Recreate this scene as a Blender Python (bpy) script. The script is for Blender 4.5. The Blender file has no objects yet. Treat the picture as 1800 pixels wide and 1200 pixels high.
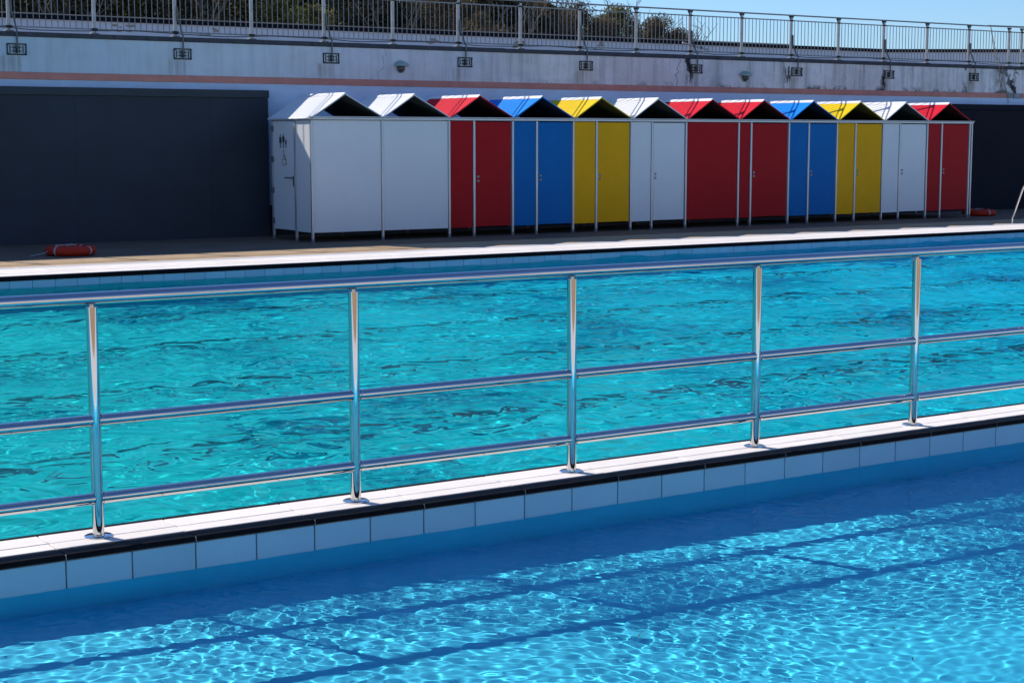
import bpy, math, random
import numpy as np
from mathutils import Vector, Matrix

random.seed(7)
RNG = np.random.default_rng(11)
SC = bpy.context.scene
COL = SC.collection
rad = math.radians

# ------------------------------------------------------------------ camera
cam_d = bpy.data.cameras.new("camera")
cam = bpy.data.objects.new("camera", cam_d)
COL.objects.link(cam)
cam.location = (0, 0, 1.7996)
cam.rotation_euler = (rad(90 - 7.117), 0, rad(-33.412))
cam_d.sensor_width = 36
cam_d.lens = 57.657
cam_d.clip_start = 0.05
cam_d.clip_end = 2000
SC.camera = cam

# ------------------------------------------------------------------ sky, sun, exposure
SUN_DIR = Vector((-0.43, 1.07, 1.0)).normalized()
SUN_EL = math.asin(SUN_DIR.z)
SUN_AZ = math.atan2(SUN_DIR.x, SUN_DIR.y)
world = bpy.data.worlds.new("World")
SC.world = world
world.use_nodes = True
wnt = world.node_tree
sky = wnt.nodes.new('ShaderNodeTexSky')
sky.sky_type = 'NISHITA'
sky.sun_disc = False
sky.sun_elevation = SUN_EL
sky.sun_rotation = SUN_AZ
sky.altitude = 10
sky.air_density = 1.0
sky.dust_density = 0.3
sky.ozone_density = 1.6
bg = wnt.nodes['Background']
tint = wnt.nodes.new('ShaderNodeMix')      # deep clear seaside blue
tint.data_type = 'RGBA'
tint.blend_type = 'MULTIPLY'
tint.inputs['Factor'].default_value = 1.0
tint.inputs[7].default_value = (0.89, 1.25, 1.80, 1)
wnt.links.new(sky.outputs[0], tint.inputs[6])
wnt.links.new(tint.outputs[2], bg.inputs[0])
bg.inputs[1].default_value = 0.080
sun_d = bpy.data.lights.new("sun", 'SUN')
sun_d.energy = 5.0
sun_d.angle = rad(0.5)
sun_d.color = (1.0, 0.925, 0.83)
sun_d.cycles.is_caustics_light = True
sun = bpy.data.objects.new("sun", sun_d)
COL.objects.link(sun)
sun.location = (-10, 40, 40)
sun.rotation_euler = SUN_DIR.to_track_quat('Z', 'Y').to_euler()
SC.view_settings.view_transform = 'Standard'
SC.view_settings.look = 'None'
SC.view_settings.gamma = 1
SC.view_settings.exposure = 0.1
cy = SC.cycles
cy.use_denoising = True
cy.caustics_reflective = False
cy.caustics_refractive = True
cy.max_bounces = 10
cy.transmission_bounces = 8
cy.glossy_bounces = 6
cy.diffuse_bounces = 4
cy.transparent_max_bounces = 8
cy.sample_clamp_indirect = 12


# ------------------------------------------------------------------ mesh helpers
class MB:
    """collects shapes and links them as one mesh object"""
    def __init__(self):
        self.v = []
        self.f = []
        self.s = []

    def add(self, vs, fs, smooth=False):
        o = len(self.v)
        self.v += [tuple(p) for p in vs]
        self.f += [tuple(i + o for i in f) for f in fs]
        self.s += [smooth] * len(fs)
        return self

    def box(self, x0, x1, y0, y1, z0, z1):
        vs = [(x0, y0, z0), (x1, y0, z0), (x1, y1, z0), (x0, y1, z0),
              (x0, y0, z1), (x1, y0, z1), (x1, y1, z1), (x0, y1, z1)]
        return self.add(vs, [(0, 3, 2, 1), (4, 5, 6, 7), (0, 1, 5, 4), (1, 2, 6, 5), (2, 3, 7, 6), (3, 0, 4, 7)])

    def bbox(self, x0, x1, y0, y1, z0, z1, b=0.004):
        """box with chamfered edges"""
        xs, ys, zs = (x0, x1), (y0, y1), (z0, z1)
        vs, idx = [], {}
        for i in (0, 1):
            for j in (0, 1):
                for k in (0, 1):
                    sx, sy, sz = 1 - 2 * i, 1 - 2 * j, 1 - 2 * k
                    for a in range(3):
                        p = [xs[i] + b * sx, ys[j] + b * sy, zs[k] + b * sz]
                        p[a] = (xs[i], ys[j], zs[k])[a]
                        idx[(i, j, k, a)] = len(vs)
                        vs.append(p)
        fs = []
        for a in range(3):
            for s in (0, 1):
                loop = []
                for (u, w) in ((0, 0), (1, 0), (1, 1), (0, 1)):
                    c = [0, 0, 0]
                    c[a] = s
                    c[(a + 1) % 3] = u
                    c[(a + 2) % 3] = w
                    loop.append(idx[(c[0], c[1], c[2], a)])
                fs.append(loop if s else loop[::-1])
        for a in range(3):
            b1, c1 = (a + 1) % 3, (a + 2) % 3
            for s in (0, 1):
                for t in (0, 1):
                    def key(e, ax):
                        c = [0, 0, 0]
                        c[a] = e
                        c[b1] = s
                        c[c1] = t
                        return idx[(c[0], c[1], c[2], ax)]
                    q = [key(0, b1), key(1, b1), key(1, c1), key(0, c1)]
                    fs.append(q if (s ^ t) else q[::-1])
        for i in (0, 1):
            for j in (0, 1):
                for k in (0, 1):
                    q = [idx[(i, j, k, a)] for a in range(3)]
                    fs.append(q if (i + j + k) % 2 else q[::-1])
        return self.add(vs, fs)

    def tube(self, path, r, n=12, cap=True, smooth=True):
        P = [Vector(p) for p in path]
        rs = r if isinstance(r, (list, tuple)) else [r] * len(P)
        T = []
        for i in range(len(P)):
            d = (P[min(i + 1, len(P) - 1)] - P[max(i - 1, 0)])
            T.append(d.normalized())
        up = Vector((0, 0, 1)) if abs(T[0].z) < 0.9 else Vector((1, 0, 0))
        nrm = (up - T[0] * up.dot(T[0])).normalized()
        vs = []
        for i, p in enumerate(P):
            nrm = (nrm - T[i] * nrm.dot(T[i]))
            nrm = nrm.normalized() if nrm.length > 1e-6 else T[i].orthogonal().normalized()
            b = T[i].cross(nrm)
            for k in range(n):
                a = 2 * math.pi * k / n
                vs.append(p + (nrm * math.cos(a) + b * math.sin(a)) * rs[i])
        fs = []
        for i in range(len(P) - 1):
            for k in range(n):
                k2 = (k + 1) % n
                fs.append((i * n + k, i * n + k2, (i + 1) * n + k2, (i + 1) * n + k))
        self.add(vs, fs, smooth)
        if cap:
            o = len(self.v) - len(vs)
            self.f.append(tuple(o + k for k in range(n))[::-1]); self.s.append(False)
            self.f.append(tuple(o + (len(P) - 1) * n + k for k in range(n))); self.s.append(False)
        return self

    def lathe(self, prof, c, n=24, axis='Z', smooth=True):
        """prof: (radius, height) pairs turned round an axis through c"""
        vs, fs = [], []
        for (r, h) in prof:
            for k in range(n):
                a = 2 * math.pi * k / n
                u, w = r * math.cos(a), r * math.sin(a)
                p = {'Z': (u, w, h), 'Y': (w, h, u), 'X': (h, u, w)}[axis]
                vs.append((c[0] + p[0], c[1] + p[1], c[2] + p[2]))
        for i in range(len(prof) - 1):
            for k in range(n):
                k2 = (k + 1) % n
                fs.append((i * n + k, i * n + k2, (i + 1) * n + k2, (i + 1) * n + k))
        fs.append(tuple(range(n))[::-1])
        fs.append(tuple((len(prof) - 1) * n + k for k in range(n)))
        return self.add(vs, fs, smooth)

    def prism(self, poly, a0, a1, axis='X', smooth=False):
        """poly in the plane across the axis, counter-clockwise; extruded a0..a1"""
        n = len(poly)
        def P(a, p):
            return {'X': (a, p[0], p[1]), 'Y': (p[0], a, p[1]), 'Z': (p[0], p[1], a)}[axis]
        vs = [P(a0, p) for p in poly] + [P(a1, p) for p in poly]
        fs = [tuple(range(n))[::-1], tuple(range(n, 2 * n))]
        for k in range(n):
            k2 = (k + 1) % n
            fs.append((k, k2, n + k2, n + k))
        return self.add(vs, fs, smooth)

    def quad(self, a, b, c, d):
        return self.add([a, b, c, d], [(0, 1, 2, 3)])

    def build(self, name, m, parent=None, label=None, recalc=True):
        me = bpy.data.meshes.new(name)
        me.from_pydata(self.v, [], self.f)
        me.polygons.foreach_set('use_smooth', self.s)
        if recalc:
            import bmesh
            bm = bmesh.new()
            bm.from_mesh(me)
            bmesh.ops.recalc_face_normals(bm, faces=bm.faces)
            bm.to_mesh(me)
            bm.free()
        me.set_sharp_from_angle(angle=rad(38))
        me.materials.append(m)
        o = bpy.data.objects.new(name, me)
        COL.objects.link(o)
        if parent is not None:
            o.parent = parent
            off = parent.location.copy()
            p = parent.parent
            while p is not None:
                off += p.location
                p = p.parent
            o.location = -off        # shapes are given in world coordinates
        if label:
            o['label'] = label
        return o


def thing(name, loc, label, cat, group=None):
    o = bpy.data.objects.new(name, None)
    o.empty_display_size = 0.2
    o.location = loc
    COL.objects.link(o)
    o['label'] = label
    o['category'] = cat
    if group:
        o['group'] = group
    return o


def tag(o, label, cat, group=None):
    o['label'] = label
    o['category'] = cat
    if group:
        o['group'] = group
    return o


def struct(o):
    o['kind'] = 'structure'
    return o


def copy_thing(src, name, delta, label):
    """a copy of a thing, its parts and their sub-parts"""
    r = src.copy()
    COL.objects.link(r)
    r.location = src.location + Vector(delta)
    r['label'] = label
    for ch in list(src.children):
        c = ch.copy()
        COL.objects.link(c)
        c.parent = r
        for g in list(ch.children):
            d = g.copy()
            COL.objects.link(d)
            d.parent = c
    return r


# ------------------------------------------------------------------ materials
def mat(name, col, rough=0.6, metal=0.0, var=0.0, vscale=4.0, bump=0.0, bscale=60.0, spec=0.5, col2=None, stretch=(1, 1, 1)):
    m = bpy.data.materials.new(name)
    m.use_nodes = True
    nt = m.node_tree
    b = nt.nodes['Principled BSDF']
    b.inputs['Base Color'].default_value = (*col, 1)
    b.inputs['Roughness'].default_value = rough
    b.inputs['Metallic'].default_value = metal
    b.inputs['Specular IOR Level'].default_value = spec
    tc = nt.nodes.new('ShaderNodeTexCoord')
    mp = nt.nodes.new('ShaderNodeMapping')
    mp.inputs['Scale'].default_value = stretch
    nt.links.new(tc.outputs['Object'], mp.inputs['Vector'])
    if var > 0 or col2:
        n = nt.nodes.new('ShaderNodeTexNoise')
        n.inputs['Scale'].default_value = vscale
        n.inputs['Detail'].default_value = 6
        n.inputs['Roughness'].default_value = 0.62
        nt.links.new(mp.outputs[0], n.inputs['Vector'])
        r = nt.nodes.new('ShaderNodeValToRGB')
        r.color_ramp.elements[0].position = 0.32
        r.color_ramp.elements[1].position = 0.68
        lo = col2 if col2 else tuple(c * (1 - var) for c in col)
        hi = col if col2 else tuple(min(1, c * (1 + var)) for c in col)
        r.color_ramp.elements[0].color = (*lo, 1)
        r.color_ramp.elements[1].color = (*hi, 1)
        nt.links.new(n.outputs['Fac'], r.inputs['Fac'])
        nt.links.new(r.outputs['Color'], b.inputs['Base Color'])
    if bump > 0:
        n2 = nt.nodes.new('ShaderNodeTexNoise')
        n2.inputs['Scale'].default_value = bscale
        n2.inputs['Detail'].default_value = 4
        nt.links.new(mp.outputs[0], n2.inputs['Vector'])
        bp = nt.nodes.new('ShaderNodeBump')
        bp.inputs['Strength'].default_value = bump
        bp.inputs['Distance'].default_value = 0.01
        nt.links.new(n2.outputs['Fac'], bp.inputs['Height'])
        nt.links.new(bp.outputs['Normal'], b.inputs['Normal'])
    return m


WHITE = (0.76, 0.77, 0.76)
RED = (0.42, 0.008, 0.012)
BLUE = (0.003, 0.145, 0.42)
YELLOW = (0.86, 0.41, 0.004)
M = {}
M['coping'] = mat('white coping tile', (0.92, 0.855, 0.78), 0.55, spec=0.25, col2=(0.83, 0.77, 0.70), vscale=5, bump=0.05, bscale=300)
M['grip'] = mat('grey grip tile', (0.50, 0.50, 0.52), 0.6, var=0.08, vscale=6, bump=0.1, bscale=150)
M['pale_grout'] = mat('pale grout', (0.45, 0.45, 0.45), 0.9)
M['grout'] = mat('grout', (0.16, 0.16, 0.16), 0.9)
M['nosing'] = mat('black glazed nosing', (0.010, 0.010, 0.012), 0.5, spec=0.03, var=0.3, vscale=14)
M['face_tile'] = mat('white glazed tile', (0.38, 0.67, 0.81), 0.22, spec=0.3, var=0.03, vscale=3)  # white tile tinted with the blue light bounced off the water
M['tan'] = mat('tan deck', (0.44, 0.30, 0.165), 0.85, var=0.16, vscale=3, bump=0.25, bscale=120)
M['deck'] = mat('brown grey deck', (0.165, 0.108, 0.07), 0.85, var=0.2, vscale=1.2, bump=0.2, bscale=120)  # tan deck darkened so its colour carries the wall's shade
M['paint_blue'] = mat('blue pool paint', (0.05, 0.66, 0.93), 0.6, var=0.07, vscale=2.5)
M['paint_turq'] = mat('turquoise pool paint', (0.003, 0.63, 0.79), 0.6, var=0.08, vscale=0.5)
def turquoise():  # green to blue shift of polarised light, put into the floor colour
    m = M['paint_turq']
    nt = m.node_tree
    b = nt.nodes['Principled BSDF']
    src = b.inputs['Base Color'].links[0].from_socket
    tc = nt.nodes.new('ShaderNodeTexCoord')
    sep = nt.nodes.new('ShaderNodeSeparateXYZ')
    nt.links.new(tc.outputs['Object'], sep.inputs[0])
    mr = nt.nodes.new('ShaderNodeMapRange')
    mr.inputs['From Min'].default_value = 4.0
    mr.inputs['From Max'].default_value = 20.0
    nt.links.new(sep.outputs['X'], mr.inputs['Value'])
    r = nt.nodes.new('ShaderNodeValToRGB')
    r.color_ramp.elements[0].color = (1.0, 0.98, 0.82, 1)
    r.color_ramp.elements[1].color = (1.0, 0.96, 1.14, 1)
    nt.links.new(mr.outputs[0], r.inputs['Fac'])
    x = nt.nodes.new('ShaderNodeMix')
    x.data_type = 'RGBA'
    x.blend_type = 'MULTIPLY'
    x.inputs['Factor'].default_value = 1
    nt.links.new(src, x.inputs[6])
    nt.links.new(r.outputs[0], x.inputs[7])
    nt.links.new(x.outputs[2], b.inputs['Base Color'])


turquoise()


def per_tile(m, amount):
    """each glazed tile a slightly different batch"""
    nt = m.node_tree
    b = nt.nodes['Principled BSDF']
    src = b.inputs['Base Color'].links[0].from_socket
    g = nt.nodes.new('ShaderNodeNewGeometry')
    mr = nt.nodes.new('ShaderNodeMapRange')
    mr.inputs['To Min'].default_value = 1 - amount
    mr.inputs['To Max'].default_value = 1.0
    nt.links.new(g.outputs['Random Per Island'], mr.inputs['Value'])
    x = nt.nodes.new('ShaderNodeMix')
    x.data_type = 'RGBA'
    x.blend_type = 'MULTIPLY'
    x.inputs['Factor'].default_value = 1
    nt.links.new(src, x.inputs[6])
    nt.links.new(mr.outputs[0], x.inputs[7])
    nt.links.new(x.outputs[2], b.inputs['Base Color'])


per_tile(M['face_tile'], 0.10)
per_tile(M['coping'], 0.07)
M['lane'] = mat('dark lane tile', (0.006, 0.11, 0.17), 0.5, var=0.2, vscale=3)
M['steel'] = mat('polished steel', (0.58, 0.58, 0.585), 0.05, 1.0, var=0.03, vscale=8)
M['alu'] = mat('aluminium post', (0.54, 0.55, 0.56), 0.38, 0.55, var=0.04, vscale=10)
M['dark_metal'] = mat('dark fitting', (0.17, 0.17, 0.18), 0.45, 0.5)
M['knob'] = mat('lock metal', (0.30, 0.30, 0.29), 0.35, 0.9)
M['hut_white'] = mat('white laminate', WHITE, 0.5, spec=0.12, var=0.02, vscale=1.5)
M['hut_red'] = mat('red laminate', RED, 0.5, spec=0.12, var=0.05, vscale=1.5)
M['hut_blue'] = mat('blue laminate', BLUE, 0.5, spec=0.12, var=0.05, vscale=1.5)
M['hut_yellow'] = mat('yellow laminate', YELLOW, 0.5, spec=0.12, var=0.05, vscale=1.5)
M['roof_white'] = mat('white roof sheet', WHITE, 0.55, spec=0.06, var=0.03, vscale=3)
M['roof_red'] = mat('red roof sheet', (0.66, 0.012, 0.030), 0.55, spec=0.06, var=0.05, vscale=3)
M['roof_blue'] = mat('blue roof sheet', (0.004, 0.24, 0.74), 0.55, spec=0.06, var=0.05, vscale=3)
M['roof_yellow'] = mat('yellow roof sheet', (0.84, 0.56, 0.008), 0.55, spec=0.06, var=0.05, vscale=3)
M['lining_white'] = mat('roof lining pale', (0.06, 0.068, 0.066), 0.8)  # roof colours darkened to put shade under the sheets
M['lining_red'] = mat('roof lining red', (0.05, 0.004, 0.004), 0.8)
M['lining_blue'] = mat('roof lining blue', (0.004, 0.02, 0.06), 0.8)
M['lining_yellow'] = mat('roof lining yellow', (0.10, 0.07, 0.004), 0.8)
M['ceiling'] = mat('hut ceiling board', (0.02, 0.02, 0.02), 0.9)  # made near black so the open gable reads as deep shade
M['dark_clad'] = mat('slate grey cladding', (0.038, 0.047, 0.060), 0.6, spec=0.15, var=0.12, vscale=0.8)
M['navy_clad'] = mat('navy black cladding', (0.009, 0.012, 0.021), 0.6, spec=0.08, var=0.12, vscale=0.8)
M['dark_cap'] = mat('slate grey capping', (0.046, 0.058, 0.066), 0.6, spec=0.2, var=0.08, vscale=2)
M['wall_edge'] = mat('dark painted wall edge', (0.050, 0.055, 0.065), 0.8, var=0.3, vscale=5, bump=0.5, bscale=30)
M['pink'] = mat('salmon painted band', (0.58, 0.24, 0.19), 0.8, var=0.14, vscale=2.5, bump=0.3, bscale=40)
M['patch'] = mat('bare render patch', (0.28, 0.29, 0.30), 0.9, var=0.3, vscale=6, bump=0.6, bscale=20)
M['wall_far'] = mat('lilac grey render', (0.80, 0.80, 0.84), 0.85, var=0.08, vscale=1.5, bump=0.3, bscale=30)
M['galv'] = mat('galvanised rail', (0.25, 0.245, 0.24), 0.5, 0.35, var=0.25, vscale=12)
M['galv_post'] = mat('galvanised post', (0.40, 0.385, 0.37), 0.45, 0.4, var=0.15, vscale=12)
M['iron'] = mat('dark iron', (0.035, 0.035, 0.03), 0.7, 0.2, var=0.4, vscale=20)
M['pipe'] = mat('worn grey pipe', (0.16, 0.155, 0.14), 0.6, 0.2, var=0.3, vscale=10)
M['rubber'] = mat('black cable', (0.015, 0.015, 0.016), 0.6)
M['hood'] = mat('pale green hood', (0.33, 0.42, 0.37), 0.5, var=0.15, vscale=10)
M['lamp_glass'] = mat('lamp lens', (0.10, 0.09, 0.08), 0.2, var=0.4, vscale=20)
M['rope'] = mat('tan rope', (0.45, 0.32, 0.2), 0.9)
M['buoy'] = mat('orange red buoy', (0.42, 0.030, 0.014), 0.6, spec=0.2, var=0.08, vscale=6)
M['buoy_white'] = mat('grey white band', (0.42, 0.42, 0.43), 0.5)
M['beige'] = mat('beige board', (0.40, 0.33, 0.27), 0.8, var=0.15, vscale=3)
M['cream'] = mat('cream render', (0.62, 0.50, 0.37), 0.85, var=0.06, vscale=1)
M['trunk'] = mat('bark', (0.09, 0.07, 0.05), 0.9, var=0.3, vscale=15, bump=0.6, bscale=40)
M['pale_bark'] = mat('pale bark', (0.17, 0.14, 0.11), 0.9, var=0.3, vscale=15)
M['pane'] = mat('dark pane', (0.02, 0.025, 0.03), 0.1)
M['debris'] = mat('brown leaf bits', (0.12, 0.06, 0.03), 0.8, var=0.4, vscale=30)
M['soil'] = mat('terrace soil', (0.20, 0.18, 0.15), 0.9, var=0.2, vscale=1)
M['text'] = mat('dark symbol', (0.055, 0.06, 0.07), 0.6)


def leaf_mat(name, c1, c2):
    m = bpy.data.materials.new(name)
    m.use_nodes = True
    nt = m.node_tree
    nt.nodes.clear()
    out = nt.nodes.new('ShaderNodeOutputMaterial')
    geo = nt.nodes.new('ShaderNodeNewGeometry')
    ramp = nt.nodes.new('ShaderNodeValToRGB')
    ramp.color_ramp.elements[0].color = (*c1, 1)
    ramp.color_ramp.elements[1].color = (*c2, 1)
    tc = nt.nodes.new('ShaderNodeTexCoord')
    nz = nt.nodes.new('ShaderNodeTexNoise')
    nz.inputs['Scale'].default_value = 1.9
    nz.inputs['Detail'].default_value = 3
    nt.links.new(tc.outputs['Object'], nz.inputs['Vector'])
    mr = nt.nodes.new('ShaderNodeMapRange')
    mr.inputs['From Min'].default_value = 0.36
    mr.inputs['From Max'].default_value = 0.64
    nt.links.new(nz.outputs['Fac'], mr.inputs['Value'])
    mu = nt.nodes.new('ShaderNodeMath')
    mu.operation = 'MULTIPLY'
    nt.links.new(mr.outputs[0], mu.inputs[0])
    nt.links.new(geo.outputs['Random Per Island'], mu.inputs[1])
    nt.links.new(mu.outputs[0], ramp.inputs['Fac'])
    d = nt.nodes.new('ShaderNodeBsdfPrincipled')
    d.inputs['Roughness'].default_value = 0.7
    d.inputs['Specular IOR Level'].default_value = 0.08
    t = nt.nodes.new('ShaderNodeBsdfTranslucent')
    mx = nt.nodes.new('ShaderNodeMixShader')
    mx.inputs[0].default_value = 0.3
    nt.links.new(ramp.outputs[0], d.inputs['Base Color'])
    nt.links.new(ramp.outputs[0], t.inputs['Color'])
    nt.links.new(d.outputs[0], mx.inputs[1])
    nt.links.new(t.outputs[0], mx.inputs[2])
    nt.links.new(mx.outputs[0], out.inputs[0])
    return m


M['leaf_dark'] = leaf_mat('dark evergreen leaf', (0.028, 0.032, 0.017), (0.34, 0.28, 0.14))
M['leaf_olive'] = leaf_mat('olive leaf', (0.06, 0.065, 0.02), (0.48, 0.45, 0.15))
M['leaf_brown'] = leaf_mat('brownish leaf', (0.06, 0.05, 0.03), (0.40, 0.30, 0.17))


def wall_material():
    """pale render: patchy paint, rust and dirt runs under the iron brackets, mould growing towards the right"""
    m = bpy.data.materials.new('pale stained render')
    m.use_nodes = True
    nt = m.node_tree
    N, Lk = nt.nodes, nt.links
    b = N['Principled BSDF']
    b.inputs['Roughness'].default_value = 0.85
    tc = N.new('ShaderNodeTexCoord')
    sep = N.new('ShaderNodeSeparateXYZ')
    Lk.new(tc.outputs['Object'], sep.inputs[0])

    def math_(op, a, c=None, clamp=False):
        n = N.new('ShaderNodeMath')
        n.operation = op
        n.use_clamp = clamp
        for i, q in enumerate((a, c)):
            if q is None:
                continue
            if isinstance(q, (int, float)):
                n.inputs[i].default_value = q
            else:
                Lk.new(q, n.inputs[i])
        return n.outputs[0]

    def noise(scale, stretch=(1, 1, 1), detail=5, rough=0.6):
        mp = N.new('ShaderNodeMapping')
        mp.inputs['Scale'].default_value = stretch
        Lk.new(tc.outputs['Object'], mp.inputs['Vector'])
        n = N.new('ShaderNodeTexNoise')
        n.inputs['Scale'].default_value = scale
        n.inputs['Detail'].default_value = detail
        n.inputs['Roughness'].default_value = rough
        Lk.new(mp.outputs[0], n.inputs['Vector'])
        return n.outputs['Fac']

    def mapr(v, a, c, lo=0.0, hi=1.0):
        n = N.new('ShaderNodeMapRange')
        n.inputs['From Min'].default_value = a
        n.inputs['From Max'].default_value = c
        n.inputs['To Min'].default_value = lo
        n.inputs['To Max'].default_value = hi
        Lk.new(v, n.inputs['Value'])
        return n.outputs[0]

    def mix(fac, a, c):
        n = N.new('ShaderNodeMix')
        n.data_type = 'RGBA'
        Lk.new(fac, n.inputs['Factor'])
        for i, q in ((6, a), (7, c)):
            if isinstance(q, tuple):
                n.inputs[i].default_value = (*q, 1)
            else:
                Lk.new(q, n.inputs[i])
        return n.outputs[2]

    X, Z = sep.outputs['X'], sep.outputs['Z']
    # older pale blue paint on the left, warmer grey lilac on the right, blue shade tint under the salmon band
    base = mix(mapr(math_('ADD', X, math_('MULTIPLY', noise(0.5), 6.0)), 9.0, 22.0), (0.44, 0.64, 0.74), (0.84, 0.78, 0.76))
    low = mapr(Z, 2.77, 2.75)
    base = mix(low, base, (0.60, 0.74, 0.92))
    up = math_('SUBTRACT', 1.0, low)
    base = mix(math_('MULTIPLY', mapr(noise(1.6, (1, 1, 1.6), 8, 0.7), 0.42, 0.70), 0.35), base, (0.46, 0.48, 0.52))
    pw = mapr(noise(0.8, (1, 1, 1.4), 7, 0.7), 0.46, 0.60)
    base = mix(math_('MULTIPLY', math_('MULTIPLY', pw, mapr(X, 10.0, 20.0, 0.15, 0.6)), up), base, (0.62, 0.57, 0.52))
    # streaks running down from the top edge
    st = mapr(noise(3.0, (2.2, 1, 0.16), 6, 0.7), 0.47, 0.64)
    right = mapr(X, 12.0, 28.0, 0.14, 0.52)
    base = mix(math_('MULTIPLY', math_('MULTIPLY', st, right), up), base, (0.17, 0.165, 0.16))
    # runs below each bracket
    fr = math_('SUBTRACT', math_('FRACT', math_('ADD', math_('DIVIDE', math_('SUBTRACT', X, 8.24), 2.917), 0.5)), 0.5)
    near = mapr(math_('ABSOLUTE', fr), 0.066, 0.05)
    below = math_('MULTIPLY', mapr(Z, 3.16, 3.10), mapr(Z, 2.78, 3.0, 0.35, 1.0))
    run = mapr(noise(4.0, (4.0, 1, 0.1), 6, 0.7), 0.36, 0.66)
    base = mix(math_('MULTIPLY', math_('MULTIPLY', near, below), math_('MULTIPLY', run, math_('MULTIPLY', up, 0.62))), base, (0.20, 0.14, 0.075))
    # mould along the band's top edge and the foot of brackets
    md = mapr(noise(2.2, (1, 1, 1), 9, 0.72), 0.50, 0.58)
    edge = mapr(Z, 2.98, 2.86)
    mx_ = mapr(X, 17.0, 26.0, 0.05, 1.0)
    base = mix(math_('MULTIPLY', math_('MULTIPLY', md, edge), math_('MULTIPLY', mx_, up)), base, (0.025, 0.025, 0.024))
    md2 = mapr(noise(2.6, (1.6, 1, 0.6), 9, 0.75), 0.51, 0.57)
    nb = mapr(math_('ABSOLUTE', math_('ADD', fr, 0.035)), 0.075, 0.03)
    base = mix(math_('MULTIPLY', math_('MULTIPLY', md2, nb), math_('MULTIPLY', mapr(X, 20.5, 21.5), up)), base, (0.02, 0.02, 0.02))
    # broken render at the far right
    md3 = mapr(noise(1.9, (1, 1, 1), 9, 0.7), 0.515, 0.545)
    base = mix(math_('MULTIPLY', math_('MULTIPLY', md3, mapr(X, 32.2, 33.1)), up), base, (0.02, 0.02, 0.02))
    # hairline cracks wandering down the face
    wv = math_('MULTIPLY', math_('SUBTRACT', noise(1.6, (0.2, 1, 1), 8, 0.7), 0.5), 0.9)
    for cx, w_, k_ in ((15.27, 0.007, 0.7), (22.45, 0.012, 0.8), (32.75, 0.02, 0.95), (33.25, 0.012, 0.9)):
        dx = math_('ABSOLUTE', math_('SUBTRACT', math_('SUBTRACT', X, cx), wv))
        base = mix(math_('MULTIPLY', mapr(dx, w_, w_ * 0.4), math_('MULTIPLY', up, k_)), base, (0.035, 0.035, 0.035))
    # fine dirt specks and scuffs
    sp = mapr(noise(9.0, (1, 1, 1), 10, 0.8), 0.60, 0.66)
    base = mix(math_('MULTIPLY', math_('MULTIPLY', sp, mapr(X, 12.0, 26.0, 0.10, 0.55)), up), base, (0.07, 0.07, 0.065))
    Lk.new(base, b.inputs['Base Color'])
    bp = N.new('ShaderNodeBump')
    bp.inputs['Strength'].default_value = 0.35
    bp.inputs['Distance'].default_value = 0.01
    Lk.new(noise(14.0, (1, 1, 1), 6, 0.65), bp.inputs['Height'])
    Lk.new(bp.outputs[0], b.inputs['Normal'])
    return m


M['wall'] = wall_material()


def water_material(name, tint, mirror, milk=0.0, milk_col=(0, 0, 0), facet=0.0):
    m = bpy.data.materials.new(name)
    m.use_nodes = True
    nt = m.node_tree
    nt.nodes.clear()
    out = nt.nodes.new('ShaderNodeOutputMaterial')
    fr = nt.nodes.new('ShaderNodeFresnel')
    fr.inputs['IOR'].default_value = 1.333
    k = nt.nodes.new('ShaderNodeMath')
    k.operation = 'MULTIPLY'
    k.inputs[1].default_value = mirror
    nt.links.new(fr.outputs[0], k.inputs[0])
    t = nt.nodes.new('ShaderNodeBsdfRefraction')
    t.inputs['IOR'].default_value = 1.333
    t.inputs['Roughness'].default_value = 0.0
    t.inputs['Color'].default_value = (*tint, 1)
    g = nt.nodes.new('ShaderNodeBsdfGlossy')
    g.inputs['Roughness'].default_value = 0.0
    mx = nt.nodes.new('ShaderNodeMixShader')
    nt.links.new(k.outputs[0], mx.inputs[0])
    nt.links.new(t.outputs[0], mx.inputs[1])
    nt.links.new(g.outputs[0], mx.inputs[2])
    if facet > 0:
        tc = nt.nodes.new('ShaderNodeTexCoord')
        n1 = nt.nodes.new('ShaderNodeTexNoise')
        n1.inputs['Scale'].default_value = 3.6
        n1.inputs['Detail'].default_value = 1
        n1.inputs['Distortion'].default_value = 0.6
        nt.links.new(tc.outputs['Object'], n1.inputs['Vector'])
        bp = nt.nodes.new('ShaderNodeBump')
        bp.inputs['Strength'].default_value = 1.0
        bp.inputs['Distance'].default_value = facet
        nt.links.new(n1.outputs['Fac'], bp.inputs['Height'])
        for q in (fr, t, g):
            nt.links.new(bp.outputs[0], q.inputs['Normal'])
    if milk > 0:
        d = nt.nodes.new('ShaderNodeBsdfDiffuse')     # slight cloudiness of the water
        d.inputs['Color'].default_value = (*milk_col, 1)
        m2 = nt.nodes.new('ShaderNodeMixShader')
        m2.inputs[0].default_value = milk
        nt.links.new(t.outputs[0], m2.inputs[1])
        nt.links.new(d.outputs[0], m2.inputs[2])
        nt.links.new(m2.outputs[0], mx.inputs[1])
    nt.links.new(mx.outputs[0], out.inputs[0])
    return m


M['water_front'] = water_material('clear pool water', (0.95, 0.99, 1.0), 0.22)
M['water_rear'] = water_material('turquoise pool water', (0.55, 0.99, 0.99), 0.33, 0.03, (0.0, 0.46, 0.62), 0.12)

# ------------------------------------------------------------------ layout numbers (metres)
WZ = -0.15                      # water level
PX0, PX1 = -12.0, 42.0          # pool ends
FY0, FY1 = 3.2, 6.87            # front pool
RY0, RY1 = 7.30, 21.21          # rear pool
RZ = -1.6                       # rear floor
WALL_Y = 27.6


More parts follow.
